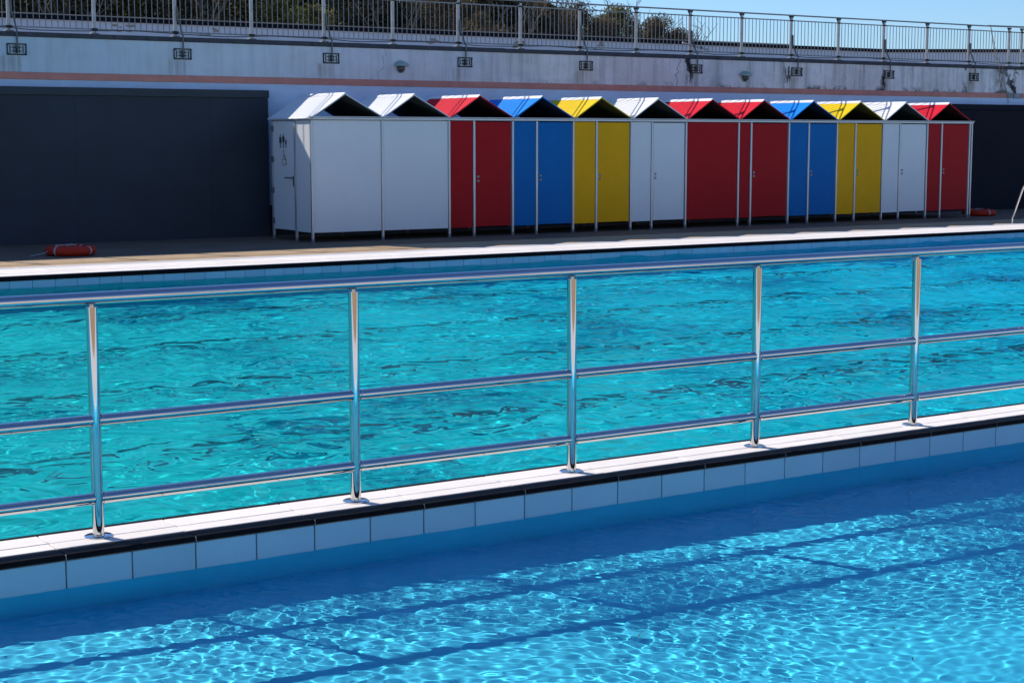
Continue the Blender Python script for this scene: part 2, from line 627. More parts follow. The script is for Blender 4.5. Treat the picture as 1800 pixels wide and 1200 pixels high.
def front_floor_z(x):
    x = min(max(x, -3.0), 16.0)
    return -0.385 - 0.045 * x if x > 0 else -0.385 - 0.02 * x


def receiver(o):
    o.cycles.is_caustics_receiver = True
    return o


# ------------------------------------------------------------------ ground and deck
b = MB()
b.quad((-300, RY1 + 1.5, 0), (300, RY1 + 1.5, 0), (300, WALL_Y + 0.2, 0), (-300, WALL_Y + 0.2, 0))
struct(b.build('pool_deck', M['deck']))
b = MB()
b.quad((-300, -300, -0.004), (300, -300, -0.004), (300, FY0 - 2.4, -0.004), (-300, FY0 - 2.4, -0.004))
b.quad((-300, FY0 - 2.4, -0.004), (PX0 - .3, FY0 - 2.4, -0.004), (PX0 - .3, RY1 + 1.5, -0.004), (-300, RY1 + 1.5, -0.004))
b.quad((PX1 + .3, FY0 - 2.4, -0.004), (300, FY0 - 2.4, -0.004), (300, RY1 + 1.5, -0.004), (PX1 + .3, RY1 + 1.5, -0.004))
struct(b.build('paved_deck', M['tan']))
b = MB()
b.quad((-300, WALL_Y + 0.35, 3.40), (300, WALL_Y + 0.35, 3.40), (300, 900, 3.40), (-300, 900, 3.40))
struct(b.build('terrace_ground', M['soil']))

# lit tan strip of deck out to the shadow edge, grey tiles and white coping along the far pool edge
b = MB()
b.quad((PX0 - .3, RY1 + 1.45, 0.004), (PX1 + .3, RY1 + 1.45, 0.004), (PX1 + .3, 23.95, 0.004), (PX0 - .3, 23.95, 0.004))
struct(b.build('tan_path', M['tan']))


def tile_run(mb, x0, x1, y0, y1, z0, z1, step, gap=0.005, bev=0.003, phase=0.0):
    n0 = math.floor((x0 - phase) / step)
    n1 = math.ceil((x1 - phase) / step)
    for i in range(n0, n1):
        a = max(x0, phase + i * step)
        c = min(x1, phase + (i + 1) * step)
        if c - a > 0.02:
            mb.bbox(a + gap / 2, c - gap / 2, y0, y1, z0 + RNG.uniform(-.0006, .0006), z1 + RNG.uniform(-.0006, .0006), bev)


b = MB()
tile_run(b, PX0, PX1, RY1 + 1.14, RY1 + 1.46, -0.05, 0.008, 0.6, phase=0.1)
struct(b.build('grey_paving', M['grip']))
b = MB()
tile_run(b, PX0, PX1, RY1 + 0.42, RY1 + 1.13, -0.05, 0.010, 0.6, phase=0.3)
tile_run(b, PX0, PX1, RY1 + 0.03, RY1 + 0.41, -0.05, 0.009, 0.6, phase=0.1)
struct(b.build('white_coping', M['coping']))
b = MB()
b.box(PX0, PX1, RY1 + 0.02, RY1 + 1.47, -0.3, -0.012)
struct(b.build('coping_bed', M['grout']))
# dark nosing and the tile band under it
b = MB()
prof = [(RY1 - 0.012, -0.055), (RY1 + 0.025, -0.055), (RY1 + 0.025, 0.004), (RY1 + 0.012, 0.004), (RY1 - 0.004, -0.004), (RY1 - 0.012, -0.018)]
x = PX0
while x < PX1:
    b.prism(prof[::-1], x + .002, x + .598, 'X')
    x += 0.6
struct(b.build('dark_nosing', M['nosing']))
b = MB()
tile_run(b, PX0, PX1, RY1, RY1 + 0.018, -0.30, -0.057, 0.3, gap=0.006, bev=0.002, phase=0.21)
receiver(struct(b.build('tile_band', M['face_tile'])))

# near deck coping
b = MB()
for k in range(8):
    tile_run(b, PX0, PX1, FY0 - (k + 1) * 0.30 + .003, FY0 - k * 0.30, -0.05, 0.006, 0.6)
struct(b.build('white_coping', M['coping']))

# ------------------------------------------------------------------ pool basins
b = MB()
b.quad((PX0, FY0, -2.2), (PX1, FY0, -2.2), (PX1, FY0, -0.05), (PX0, FY0, -0.05))
b.quad((PX0, FY1 + .004, -2.2), (PX1, FY1 + .004, -2.2), (PX1, FY1 + .004, -0.155), (PX0, FY1 + .004, -0.155))
b.quad((PX0, FY0, -2.2), (PX0, FY1, -2.2), (PX0, FY1, 0), (PX0, FY0, 0))
b.quad((PX1, FY0, -2.2), (PX1, FY1, -2.2), (PX1, FY1, 0), (PX1, FY0, 0))
receiver(struct(b.build('front_pool_wall', M['paint_blue'], recalc=False)))
b = MB()
xs = [PX0, -3, 0, 16, PX1]
for a, c in zip(xs[:-1], xs[1:]):
    b.quad((a, FY0, front_floor_z(a)), (c, FY0, front_floor_z(c)), (c, FY1 + .004, front_floor_z(c)), (a, FY1 + .004, front_floor_z(a)))
receiver(struct(b.build('front_pool_floor', M['paint_blue'], recalc=False)))
b = MB()
b.quad((PX0, RY0, RZ), (PX1, RY0, RZ), (PX1, RY1 + .017, RZ), (PX0, RY1 + .017, RZ))
receiver(struct(b.build('rear_pool_floor', M['paint_turq'], recalc=False)))
b = MB()
b.quad((PX0, RY0, RZ), (PX1, RY0, RZ), (PX1, RY0, -0.02), (PX0, RY0, -0.02))
b.quad((PX0, RY1 + .015, RZ), (PX1, RY1 + .015, RZ), (PX1, RY1 + .015, -0.06), (PX0, RY1 + .015, -0.06))
b.quad((PX0, RY0, RZ), (PX0, RY1, RZ), (PX0, RY1, 0), (PX0, RY0, 0))
b.quad((PX1, RY0, RZ), (PX1, RY1, RZ), (PX1, RY1, 0), (PX1, RY0, 0))
receiver(struct(b.build('rear_pool_wall', M['paint_turq'], recalc=False)))
for y in (8.5, 11.0, 13.5, 16.0, 18.5):
    b = MB()
    b.quad((PX0 + 1, y - .11, RZ + .004), (PX1 - 1, y - .11, RZ + .004), (PX1 - 1, y + .11, RZ + .004), (PX0 + 1, y + .11, RZ + .004))
    receiver(struct(b.build('lane_marking', M['lane'], recalc=False)))


# ------------------------------------------------------------------ water surfaces with real ripples
def ripples(X, Y, comps):
    Z = np.zeros_like(X)
    for lam, amp, th, ph in comps:
        k = 2 * math.pi / lam
        Z += amp * np.sin(k * (X * math.cos(th) + Y * math.sin(th)) + ph)
    return Z


def wave_set(n, lmin, lmax, slope, main=None, spread=math.pi):
    """n sine waves whose total rms slope is `slope`"""
    out = []
    for _ in range(n):
        lam = math.exp(RNG.uniform(math.log(lmin), math.log(lmax)))
        th = RNG.uniform(0, 2 * math.pi) if main is None else main + RNG.normal(0, spread)
        out.append([lam, lam / (2 * math.pi) * slope * math.sqrt(2.0 / n), th, RNG.uniform(0, 7)])
    return out


def water(name, xs, ys, comps, m, crest=0.0):
    X, Y = np.meshgrid(xs, ys)
    # domain wobble keeps the sine sum from looking regular
    Xw = X + 0.10 * np.sin(1.7 * Y + 0.6 * X) + 0.06 * np.sin(3.1 * X - 1.3 * Y)
    Yw = Y + 0.10 * np.sin(1.3 * X - 0.9 * Y) + 0.06 * np.sin(2.7 * Y + 1.9 * X)
    Z = WZ + ripples(Xw, Yw, comps) * (0.75 + 0.45 * np.sin(0.9 * X + 0.7 * Y) * np.sin(0.6 * X - 1.1 * Y))
    if crest > 0:        # peaked crests and flat troughs
        h = Z - WZ
        c = crest * h.std()
        Z = WZ + c * (np.exp(np.clip(h / c, -4, 1.6)) - 1) * 0.8
    ny, nx = X.shape
    v = np.stack([X, Y, Z], -1).reshape(-1, 3).astype(np.float32)
    i = np.arange(nx * ny).reshape(ny, nx)
    q = np.stack([i[:-1, :-1], i[:-1, 1:], i[1:, 1:], i[1:, :-1]], -1).reshape(-1, 4).astype(np.int32)
    me = bpy.data.meshes.new(name)
    me.vertices.add(len(v))
    me.vertices.foreach_set('co', v.ravel())
    me.loops.add(q.size)
    me.loops.foreach_set('vertex_index', q.ravel())
    me.polygons.add(len(q))
    me.polygons.foreach_set('loop_start', np.arange(len(q), dtype=np.int32) * 4)
    me.polygons.foreach_set('use_smooth', np.ones(len(q), bool))
    me.update()
    me.validate()
    me.materials.append(m)
    o = bpy.data.objects.new(name, me)
    COL.objects.link(o)
    o['kind'] = 'structure'
    o.cycles.is_caustics_caster = True
    return o


def spaced(*segs):
    out = []
    for a, c, d in segs:
        out += list(np.linspace(a, c, max(2, int(round((c - a) / d)) + 1))[:-1])
    return np.array(out + [segs[-1][1]])


fw = wave_set(70, 0.045, 0.125, 0.048) + wave_set(14, 0.3, 1.2, 0.007)
water('front_pool_water', spaced((PX0, 0.0, 0.3), (0.0, 0.9, 0.03), (0.9, 9.6, 0.0075), (9.6, 12.0, 0.03), (12.0, PX1, 0.3)), spaced((FY0, FY1, 0.0075)), fw, M['water_front'])
rw = wave_set(56, 0.26, 0.80, 0.058) + wave_set(20, 0.80, 2.4, 0.030)
water('rear_pool_water', spaced((PX0, 0.5, 0.3), (0.5, 29.0, 0.03), (29.0, PX1, 0.3)), spaced((RY0, 13.0, 0.024), (13.0, RY1, 0.03)), rw, M['water_rear'], 1.5)

# ------------------------------------------------------------------ the dividing wall between the pools
div = thing('dividing_wall', (6, 7.08, -0.15), 'low tiled wall with white coping dividing the two pools', 'wall')
b = MB()
b.box(PX0, PX1, FY1 + 0.008, RY0 - 0.004, -2.0, -0.012)
b.build('wall_core', M['grout'], div)
b = MB()
tile_run(b, PX0, PX1, 6.988, 7.098, -0.04, 0.0, 0.6, gap=0.005, phase=0.41)
tile_run(b, PX0, PX1, 7.102, 7.262, -0.04, 0.0005, 0.6, gap=0.005, phase=0.41)
b.build('coping', M['coping'], div)
b = MB()
arc = [(6.860 + 0.014 - 0.014 * math.cos(t), -0.012 + 0.014 * math.sin(t)) for t in [k * math.pi / 2 / 6 for k in range(7)]]
prof = [(6.938, 0.001), (6.938, -0.022), (6.860, -0.022)] + arc
x = PX0 + 0.41
while x < PX1:
    b.prism(prof, x + .003, x + .597, 'X')
    b.bbox(x + .085, x + .68, 6.942, 6.984, -.03, -.0015, .002)
    x += 0.6
prof2 = [(7.266, -0.06), (7.312, -0.06), (7.312, -0.010), (7.304, 0.000), (7.266, 0.001)]
x = PX0 + 0.41
while x < PX1:
    b.prism(prof2, x + .002, x + .598, 'X')
    x += 0.6
nz = b.build('black_nosing', M['nosing'], div)
b = MB()
x = PX0 + 0.41
while x < PX1:
    b.box(x - .0025, x + .0025, 6.866, 6.936, -0.021, -0.003)
    b.box(x - .0015, x + .0015, 6.8615, 6.866, -0.021, -0.010)
    x += 0.6
b.build('joint_line', M['pale_grout'], nz)
b = MB()
b.box(PX0, PX1, 6.866, 6.884, -0.028, -0.0228)
b.build('sealant', M['grout'], nz)
b = MB()
tile_run(b, PX0, PX1, 6.870, 6.882, -0.158, -0.029, 0.3, gap=0.006, bev=0.002, phase=0.11)
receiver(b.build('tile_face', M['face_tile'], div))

# ------------------------------------------------------------------ polished railing on the dividing wall
RLY = 7.111
RX0, RST = 2.4422, 1.3168
rail = thing('pool_railing', (RX0, RLY, 0), 'polished steel railing with round posts on the dividing wall', 'railing')
posts = [RX0 + RST * k for k in range(-3, 9)]
R = 0.0265
first_post = None
for px in posts:
    b = MB()
    b.tube([(px, RLY, 0.004), (px, RLY, 1.045)], R, 28)
    p = b.build('post', M['steel'], rail)
    b = MB()
    b.tube([(px, RLY, 1.044), (px, RLY, 1.07)], 0.0115, 14)
    b.build('post_neck', M['steel'], p)
    b = MB()
    b.lathe([(0.064, 0.0005), (0.064, 0.0045), (0.060, 0.0065), (0.029, 0.0068), (0.0285, 0.012), (0.0265, 0.013)], (px, RLY, 0), 32)
    b.build('flange', M['steel'], p)
b = MB()
xa, xb = posts[0] - 0.6, posts[-1] + 0.6
b.tube([(xa, RLY, 1.085), (xb, RLY, 1.085)], 0.0285, 28)
for px in posts:
    for dx in (0.42,):
        b.tube([(px + dx, RLY, 1.085), (px + dx + .0025, RLY, 1.085)], 0.0291, 28)
b.build('handrail', M['steel'], rail)
for z in (0.533, 0.176):
    for px, qx in zip(posts[:-1], posts[1:]):
        b = MB()
        b.tube([(px + R * .6, RLY, z), (qx - R * .6, RLY, z)], 0.0265, 28)
        for e, s in ((px, 1), (qx, -1)):
            b.tube([(e + s * R * .93, RLY, z), (e + s * (R + .008), RLY, z)], [0.0295, 0.0268], 28)
        b.build('cross_rail', M['steel'], rail)

# ------------------------------------------------------------------ beach huts
HX, HY, HS = 12.5933, 25.27, 1.3626
HB = 26.80                      # rear line
EAVE, RIDGE = 2.14, 2.53
hut_spec = [
    ('white', None, 'white beach hut at the left end with a toilet door in its side'),
    ('white', None, 'white beach hut with one wide blank panel, left of a red hut'),
    ('red', 0.524, 'red beach hut between a wide white hut and a blue hut'),
    ('blue', 0.530, 'larger nearer blue beach hut between a red hut and a yellow hut'),
    ('yellow', 0.541, 'larger nearer yellow beach hut between a blue hut and a white hut'),
    ('white', 0.516, 'white beach hut with door between a yellow hut and a wide red hut'),
    ('red', None, 'red beach hut with one wide blank panel and no door'),
    ('red', 0.333, 'red beach hut with very narrow side panel, left of the farther blue hut'),
    ('blue', 0.555, 'smaller farther blue beach hut between a red hut and a yellow hut'),
    ('yellow', 0.541, 'smaller farther yellow beach hut between a blue hut and a white hut'),
    ('white', 0.517, 'white beach hut next to the last red hut at the right end'),
    ('red', 0.458, 'red beach hut at the right end of the row beside dark cladding'),
]


def post_shape(x, y, w=0.042, z1=2.08):
    b = MB()
    b.bbox(x - w / 2, x + w / 2, y - 0.022, y + 0.022, 0.012, z1, 0.004)
    return b


def foot_shape(x, y):
    b = MB()
    b.lathe([(0.045, 0.0), (0.045, 0.012), (0.03, 0.02), (0.026, 0.06), (0.024, 0.065)], (x, y, 0.001), 14)
    return b


for i, (cname, off, label) in enumerate(hut_spec):
    x0 = HX + HS * i
    x1 = x0 + HS
    hut = thing('beach_hut', (x0, HY, 0), label, 'beach hut', 'colourful beach huts in a row')
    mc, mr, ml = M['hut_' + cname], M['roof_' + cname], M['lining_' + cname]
    zb, zt = 0.165, 2.075
    # front posts
    p = post_shape(x0, HY).build('post', M['alu'], hut)
    foot_shape(x0, HY).build('post_foot', M['dark_metal'], p)
    if off is None:
        b = MB()
        b.bbox(x0 + .024, x1 - .024, HY - .006, HY + .007, zb, zt)
        b.build('front_panel', mc, hut)
    else:
        xm = x0 + off
        p = post_shape(xm, HY).build('post', M['alu'], hut)
        foot_shape(xm, HY).build('post_foot', M['dark_metal'], p)
        b = MB()
        b.bbox(x0 + .024, xm - .024, HY - .006, HY + .007, zb, zt)
        b.build('front_panel', mc, hut)
        b = MB()
        b.bbox(xm + .034, x1 - .040, HY - .010, HY + .004, zb + .012, zt - .012)
        d = b.build('door', mc, hut)
        b = MB()
        b.bbox(xm + .022, xm + .031, HY - .016, HY + .010, zb, zt)
        b.build('door_jamb', M['alu'], hut)
        b = MB()
        b.box(x1 - .037, x1 - .023, HY - .003, HY + .012, zb, zt)
        b.build('door_gap', M['dark_metal'], hut)
        for kz in (1.075, 1.000):
            b = MB()
            b.lathe([(0.026, 0.0), (0.026, -0.006), (0.021, -0.010), (0.011, -0.011), (0.010, -0.020), (0.003, -0.021)], (xm + .085, HY - .010, kz), 18, 'Y')
            b.build('door_lock', M['knob'], d)
    # top rail with a narrow ledge
    b = MB()
    ex = 0.055 if i == 0 else 0.0
    er = 0.09 if i == 11 else 0.0
    b.bbox(x0 - ex + .001, x1 + er - .001, HY - .045, HY + .028, 2.082, 2.122, .004)
    b.bbox(x0 - ex + .001, x1 + er - .001, HY - .075, HY + .030, 2.124, 2.140, .003)
    b.build('top_rail', M['alu'], hut)
    # rear posts, back panel, partition, ceiling
    p = post_shape(x0, HB).build('rear_post', M['alu'], hut)
    foot_shape(x0, HB).build('post_foot', M['dark_metal'], p)
    b = MB()
    b.bbox(x0 + .024, x1 - .024, HB - .006, HB + .006, zb, zt)
    b.build('back_panel', mc, hut)
    b = MB()
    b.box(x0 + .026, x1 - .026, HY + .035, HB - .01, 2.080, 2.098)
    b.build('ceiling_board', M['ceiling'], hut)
    if i > 0:
        b = MB()
        b.bbox(x0 - .006, x0 + .006, HY + .026, HB - .026, zb, zt)
        b.build('partition', M['hut_white'], hut)
    # roof: two pitched sheets, undersides painted dark as if in shade, white ridge cap
    xr = (x0 + x1) / 2 - .055
    ya, yb = HY - .055, 26.90
    ov = 0.055 if i == 0 else 0.0
    zl = EAVE - ov * (RIDGE - EAVE) / (xr - x0)
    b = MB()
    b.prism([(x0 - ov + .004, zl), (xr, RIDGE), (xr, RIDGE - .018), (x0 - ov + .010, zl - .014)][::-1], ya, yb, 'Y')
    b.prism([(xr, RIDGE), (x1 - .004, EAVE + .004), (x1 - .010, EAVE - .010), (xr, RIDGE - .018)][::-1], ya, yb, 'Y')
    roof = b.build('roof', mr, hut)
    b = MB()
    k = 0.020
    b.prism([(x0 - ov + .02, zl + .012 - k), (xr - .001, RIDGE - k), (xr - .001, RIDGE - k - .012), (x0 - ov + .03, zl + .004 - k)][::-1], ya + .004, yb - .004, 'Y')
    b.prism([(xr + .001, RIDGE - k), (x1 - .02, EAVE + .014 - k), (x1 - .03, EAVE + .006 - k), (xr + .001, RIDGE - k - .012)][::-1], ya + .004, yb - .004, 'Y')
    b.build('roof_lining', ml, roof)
    b = MB()
    sl = (RIDGE - EAVE) / (xr - x0)
    w = 0.058
    b.prism([(xr - w, RIDGE - w * sl + .004), (xr, RIDGE + .018), (xr + w, RIDGE - w * sl * 1.0 + .004), (xr, RIDGE + .006)][::-1], ya - .008, yb + .05, 'Y')
    b.build('ridge_cap', M['roof_white'], roof)
    if i == 0:
        # end wall with the toilet door
        xe = x0
        ym = 25.888
        p = post_shape(xe, ym).build('post', M['alu'], hut)
        foot_shape(xe, ym).build('post_foot', M['dark_metal'], p)
        b = MB()
        b.bbox(xe - .007, xe + .006, HY + .026, ym - .026, zb, zt)
        b.build('side_panel', M['hut_white'], hut)
        b = MB()
        b.bbox(xe - .012, xe + .004, ym + .030, HB - .034, zb + .012, zt - .010)
        d = b.build('side_door', M['hut_white'], hut, 'white side door with toilet pictograms, lever handle and hinges')
        b = MB()
        b.bbox(xe - .04, xe + .028, HY + .03, HB + .03, 2.080, 2.118)
        b.build('side_rail', M['alu'], hut)
        for z in (1.935, 1.40, 0.855, 0.315):
            b = MB()
            b.bbox(xe - .030, xe - .0125, HB - .075, HB + .024, z - .05, z + .05, .003)
            b.tube([(xe - .026, HB - .028, z - .052), (xe - .026, HB - .028, z + .052)], .011, 10)
            b.build('hinge', M['dark_metal'], d)
        b = MB()
        b.bbox(xe - .022, xe - .0125, ym + .045, ym + .085, .935, 1.125, .004)
        b.tube([(xe - .02, ym + .065, 1.085), (xe - .065, ym + .065, 1.085), (xe - .068, ym + .085, 1.085), (xe - .068, ym + .30, 1.085)], .012, 10)
        b.build('door_handle', M['dark_metal'], d)
        # pictograms: woman, man, child, wheelchair user, as thin plates on the door
        b = MB()
        xs_ = xe - .0145
        def disc(y, z, r, n=14):
            b.prism([(y + r * math.cos(2 * math.pi * q / n), z + r * math.sin(2 * math.pi * q / n)) for q in range(n)], xs_, xs_ + .0015, 'X')
        def poly(pts):
            b.prism(pts, xs_, xs_ + .0015, 'X')
        def figure(y, z0, h, skirt):
            disc(y, z0 + h * .93, h * .075)
            if skirt:
                poly([(y - .20 * h, z0 + .36 * h), (y + .20 * h, z0 + .36 * h), (y + .10 * h, z0 + .82 * h), (y - .10 * h, z0 + .82 * h)])
            else:
                poly([(y - .12 * h, z0 + .42 * h), (y + .12 * h, z0 + .42 * h), (y + .14 * h, z0 + .83 * h), (y - .14 * h, z0 + .83 * h)])
            for s in (-1, 1):
                poly([(y + s * .065 * h - .035 * h, z0), (y + s * .065 * h + .035 * h, z0), (y + s * .065 * h + .04 * h, z0 + .44 * h), (y + s * .065 * h - .04 * h, z0 + .44 * h)])
                poly([(y + s * .19 * h - .025 * h, z0 + .44 * h), (y + s * .19 * h + .025 * h, z0 + .44 * h), (y + s * .15 * h + .025 * h, z0 + .82 * h), (y + s * .15 * h - .025 * h, z0 + .82 * h)])
        figure(26.455, 1.60, .235, True)
        figure(26.335, 1.60, .245, False)
        figure(26.235, 1.60, .16, False)
        disc(26.33, 1.545, .016)
        wy, wz, wr = 26.315, 1.375, .085
        for q in range(22):
            a0 = rad(110) + q * rad(290) / 22
            a1 = a0 + rad(290) / 22
            poly([(wy + r_ * math.cos(a_), wz + r_ * math.sin(a_)) for r_, a_ in ((wr - .012, a0), (wr, a0), (wr, a1), (wr - .012, a1))])
        poly([(26.322, 1.40), (26.338, 1.40), (26.338, 1.52), (26.322, 1.52)])
        poly([(26.25, 1.395), (26.322, 1.395), (26.322, 1.41), (26.25, 1.41)])
        poly([(26.255, 1.46), (26.322, 1.46), (26.322, 1.473), (26.255, 1.473)])
        poly([(26.205, 1.31), (26.222, 1.305), (26.262, 1.395), (26.247, 1.40)])
        b.build('toilet_pictograms', M['text'], d)
    if i == 11:
        p = post_shape(x1, HY).build('post', M['alu'], hut)
        foot_shape(x1, HY).build('post_foot', M['dark_metal'], p)
        p = post_shape(x1 + .105, HY + .03).build('post', M['alu'], hut)
        foot_shape(x1 + .105, HY + .03).build('post_foot', M['dark_metal'], p)
        b = MB()
        b.bbox(x1 + .024, x1 + .082, HY + .02, HY + .03, zb, zt)
        b.build('front_panel', mc, hut)
        p = post_shape(x1, HB).build('rear_post', M['alu'], hut)
        foot_shape(x1, HB).build('post_foot', M['dark_metal'], p)
        b = MB()
        b.bbox(x1 - .006, x1 + .006, HY + .026, HB - .026, zb, zt)
        b.build('side_panel', mc, hut)

# ------------------------------------------------------------------ dark cladding either side of the huts
c1 = thing('dark_cladding', (0, 27.4, 0), 'slate dark cladding along the wall left of the huts', 'cladding', 'dark cladding against the wall')
b = MB()
x = -42.0
while x < 12.79:
    xe = min(x + 2.44, 12.80)
    b.bbox(x + .0008, xe - .0008, 27.40, 27.59, 0.0, 2.485, .0015)
    x += 2.44
b.build('board_panel', M['dark_clad'], c1)
b = MB()
b.bbox(-42, 12.812, 27.375, 27.59, 2.488, 2.622, .004)
b.build('capping', M['dark_cap'], c1)
c2 = thing('dark_cladding', (36, 27.4, 0), 'slate dark cladding along the wall right of the huts', 'cladding', 'dark cladding against the wall')
b = MB()
x = 29.02
while x < 60:
    b.bbox(x + .0008, x + 2.4392, 27.40, 27.59, 0.0, 2.44, .0015)
    x += 2.44
b.build('board_panel', M['navy_clad'], c2)
b = MB()
b.bbox(29.01, 60.6, 27.375, 27.59, 2.443, 2.575, .004)
b.build('capping', M['navy_clad'], c2)

# ------------------------------------------------------------------ retaining wall with salmon band
rw_ = thing('retaining_wall', (10, WALL_Y, 0), 'long pale stained wall with a salmon band behind the huts', 'wall')
b = MB()
b.box(-60, 80, WALL_Y, WALL_Y + .34, 0.0, 3.445)
b.build('rendered_face', M['wall'], rw_)
b = MB()
b.bbox(-60, 32.88, WALL_Y - .022, WALL_Y - .001, 2.745, 2.865, .006)
b.bbox(33.45, 80, WALL_Y - .022, WALL_Y - .001, 2.745, 2.865, .006)
b.build('salmon_band', M['pink'], rw_)
b = MB()
b.bbox(12.82, 29.0, WALL_Y - .014, WALL_Y - .001, 0.0, 0.55, .003)
b.build('dark_plinth', M['dark_clad'], rw_)  # thin dark strip along the wall foot behind the huts
b = MB()
b.bbox(32.885, 33.15, WALL_Y - .012, WALL_Y - .001, 2.74, 2.868, .004)
b.bbox(33.17, 33.445, WALL_Y - .014, WALL_Y - .001, 2.735, 2.86, .004)
b.build('bare_patch', M['patch'], rw_)
b = MB()
rr = random.Random(3)
x = -60.0
while x < 80:
    xe = x + rr.uniform(.35, 1.3)
    b.bbox(x, xe + .0, WALL_Y - .032 + rr.uniform(0, .006), WALL_Y + .36, 3.448 + rr.uniform(-.004, .004) + .001, 3.528 + rr.uniform(-.003, .003), .008)
    x = xe + .0008
b.build('dark_edge', M['wall_edge'], rw_)

# ------------------------------------------------------------------ upper railing on the wall
UY = WALL_Y + .13
US = 1.460
UX = [8.27 + US * k for k in range(-9, 18)] + [33.56, 35.02, 36.48, 37.94]
ur = thing('terrace_railing', (10, UY, 3.53), 'grey metal railing with thin bars on top of the pale wall', 'railing')
for n, px in enumerate(UX):
    b = MB()
    b.bbox(px - .029, px + .029, UY - .022, UY + .022, 3.532, 4.44, .003)
    p = b.build('post', M['galv_post'], ur)
    b = MB()
    b.prism([(px - .03, 4.40), (px + .03, 4.40), (px + .075, 4.474), (px - .075, 4.474)], UY - .012, UY + .012, 'Y')
    b.build('post_cap', M['iron'], p)
    for ca, cb in ((3.595, 3.635), (4.355, 4.385)):
        b = MB()
        b.bbox(px - .055, px + .055, UY - .034, UY - .023, ca, cb, .003)
        b.build('clamp', M['iron'], p)
    b = MB()
    b.bbox(px - .07, px + .07, UY - .06, UY + .06, 3.5325, 3.552, .004)
    b.build('foot_plate', M['galv'], p)
for px, qx in zip(UX[:-1], UX[1:]):
    b = MB()
    b.bbox(px + .031, qx - .031, UY - .008, UY + .008, 3.605, 3.628, .002)
    b.bbox(px + .031, qx - .031, UY - .008, UY + .008, 4.358, 4.382, .002)
    nb = max(3, round((qx - px) / .1043))
    for k in range(1, nb):
        bx = px + (qx - px) * k / nb
        b.tube([(bx, UY, 3.628), (bx, UY, 4.358)], .0075, 8)
    b.build('bar_panel', M['galv'], ur)
b = MB()
b.tube([(UX[0] - .3, UY, 4.487), (32.30, UY, 4.487)], .016, 10)
b.tube([(32.28, UY - .01, 4.492), (34.0, UY - .01, 4.512), (UX[-1] + .3, UY - .01, 4.512)], .020, 10)
b.build('handrail', M['galv'], ur)

# brackets: bent stay pipe from a post down to an iron grid plate on the wall face
ords = ['first', 'second', 'third', 'fourth', 'fifth', 'sixth', 'seventh', 'eighth', 'ninth']
bx0 = 8.27
br = thing('wall_bracket', (bx0 + .07, WALL_Y, 3.23), 'iron grid bracket with bent stay pipe, first from the left on the wall', 'bracket', 'iron brackets staying the terrace railing')
px = bx0 + .075
b = MB()
b.tube([(bx0 + .035, UY - .04, 4.05), (bx0 + .035, UY - .045, 3.83), (px, UY - .075, 3.735), (px, UY - .10, 3.66), (px, WALL_Y - .052, 3.55), (px, WALL_Y - .048, 3.25)], .0155, 10)
b.build('stay_pipe', M['pipe'], br)
b = MB()
hw, hh = .165, .095
zc = 3.235
for (a, c, d, e) in ((-hw, hw, hh - .018, hh), (-hw, hw, -hh, -hh + .022), (-hw, -hw + .016, -hh + .023, hh - .019), (hw - .018, hw, -hh + .023, hh - .019)):
    b.bbox(px + a, px + c, WALL_Y - .024, WALL_Y - .001, zc + d, zc + e, .003)
for (a, c, d, e) in ((-.085, .085, .024, .036), (-.085, .085, -.036, -.024), (-.115, -.103, -.06, .06), (.103, .115, -.06, .06), (-.05, -.040, -.06, .06), (.040, .05, -.06, .06), (-.02, .02, -.062, .062)):
    b.bbox(px + a, px + c, WALL_Y - .018, WALL_Y - .0015, zc + d, zc + e, .002)
for sx in (-1, 1):
    for sz in (-1, 1):
        b.lathe([(.016, 0), (.016, -.014), (.010, -.018)], (px + sx * (hw - .018), WALL_Y - .024, zc + sz * (hh - .016)), 8, 'Y')
b.build('grid_plate', M['iron'], br)
for k in range(1, 9):
    copy_thing(br, 'wall_bracket', (2.918 * k, 0, 0), 'iron grid bracket with bent stay pipe, %s from the left on the wall' % ords[k])

# cable sagging along the railing foot
b = MB()
pts = []
for n in range(len(UX) - 1):
    for q in range(8):
        t = q / 8
        pts.append((UX[n] + (UX[n + 1] - UX[n]) * t, UY - .05, 3.592 - .016 * math.sin(math.pi * t) * (1.6 if n % 2 else -.9) + .004 * math.sin(9 * t + n)))
b.tube(pts, .0075, 6)
tag(b.build('loose_cable', M['rubber']), 'black cable looping along the foot of the terrace railing', 'cable')

# tilted bar fixed across one railing post
b = MB()
pa, pb = Vector((22.62, UY - .06, 3.785)), Vector((23.33, UY - .07, 3.655))
b.tube([pa, pb], .022, 12)
tb = b.build('tilted_pipe', M['galv_post'])
tag(tb, 'short grey pipe fixed at a slant across a terrace railing post', 'pipe')
b = MB()
for t in (.42, .70):
    q = pa.lerp(pb, t)
    d = (pb - pa).normalized() * .02
    b.tube([q - d, q + d], .026, 12)
b.build('clip', M['iron'], tb)

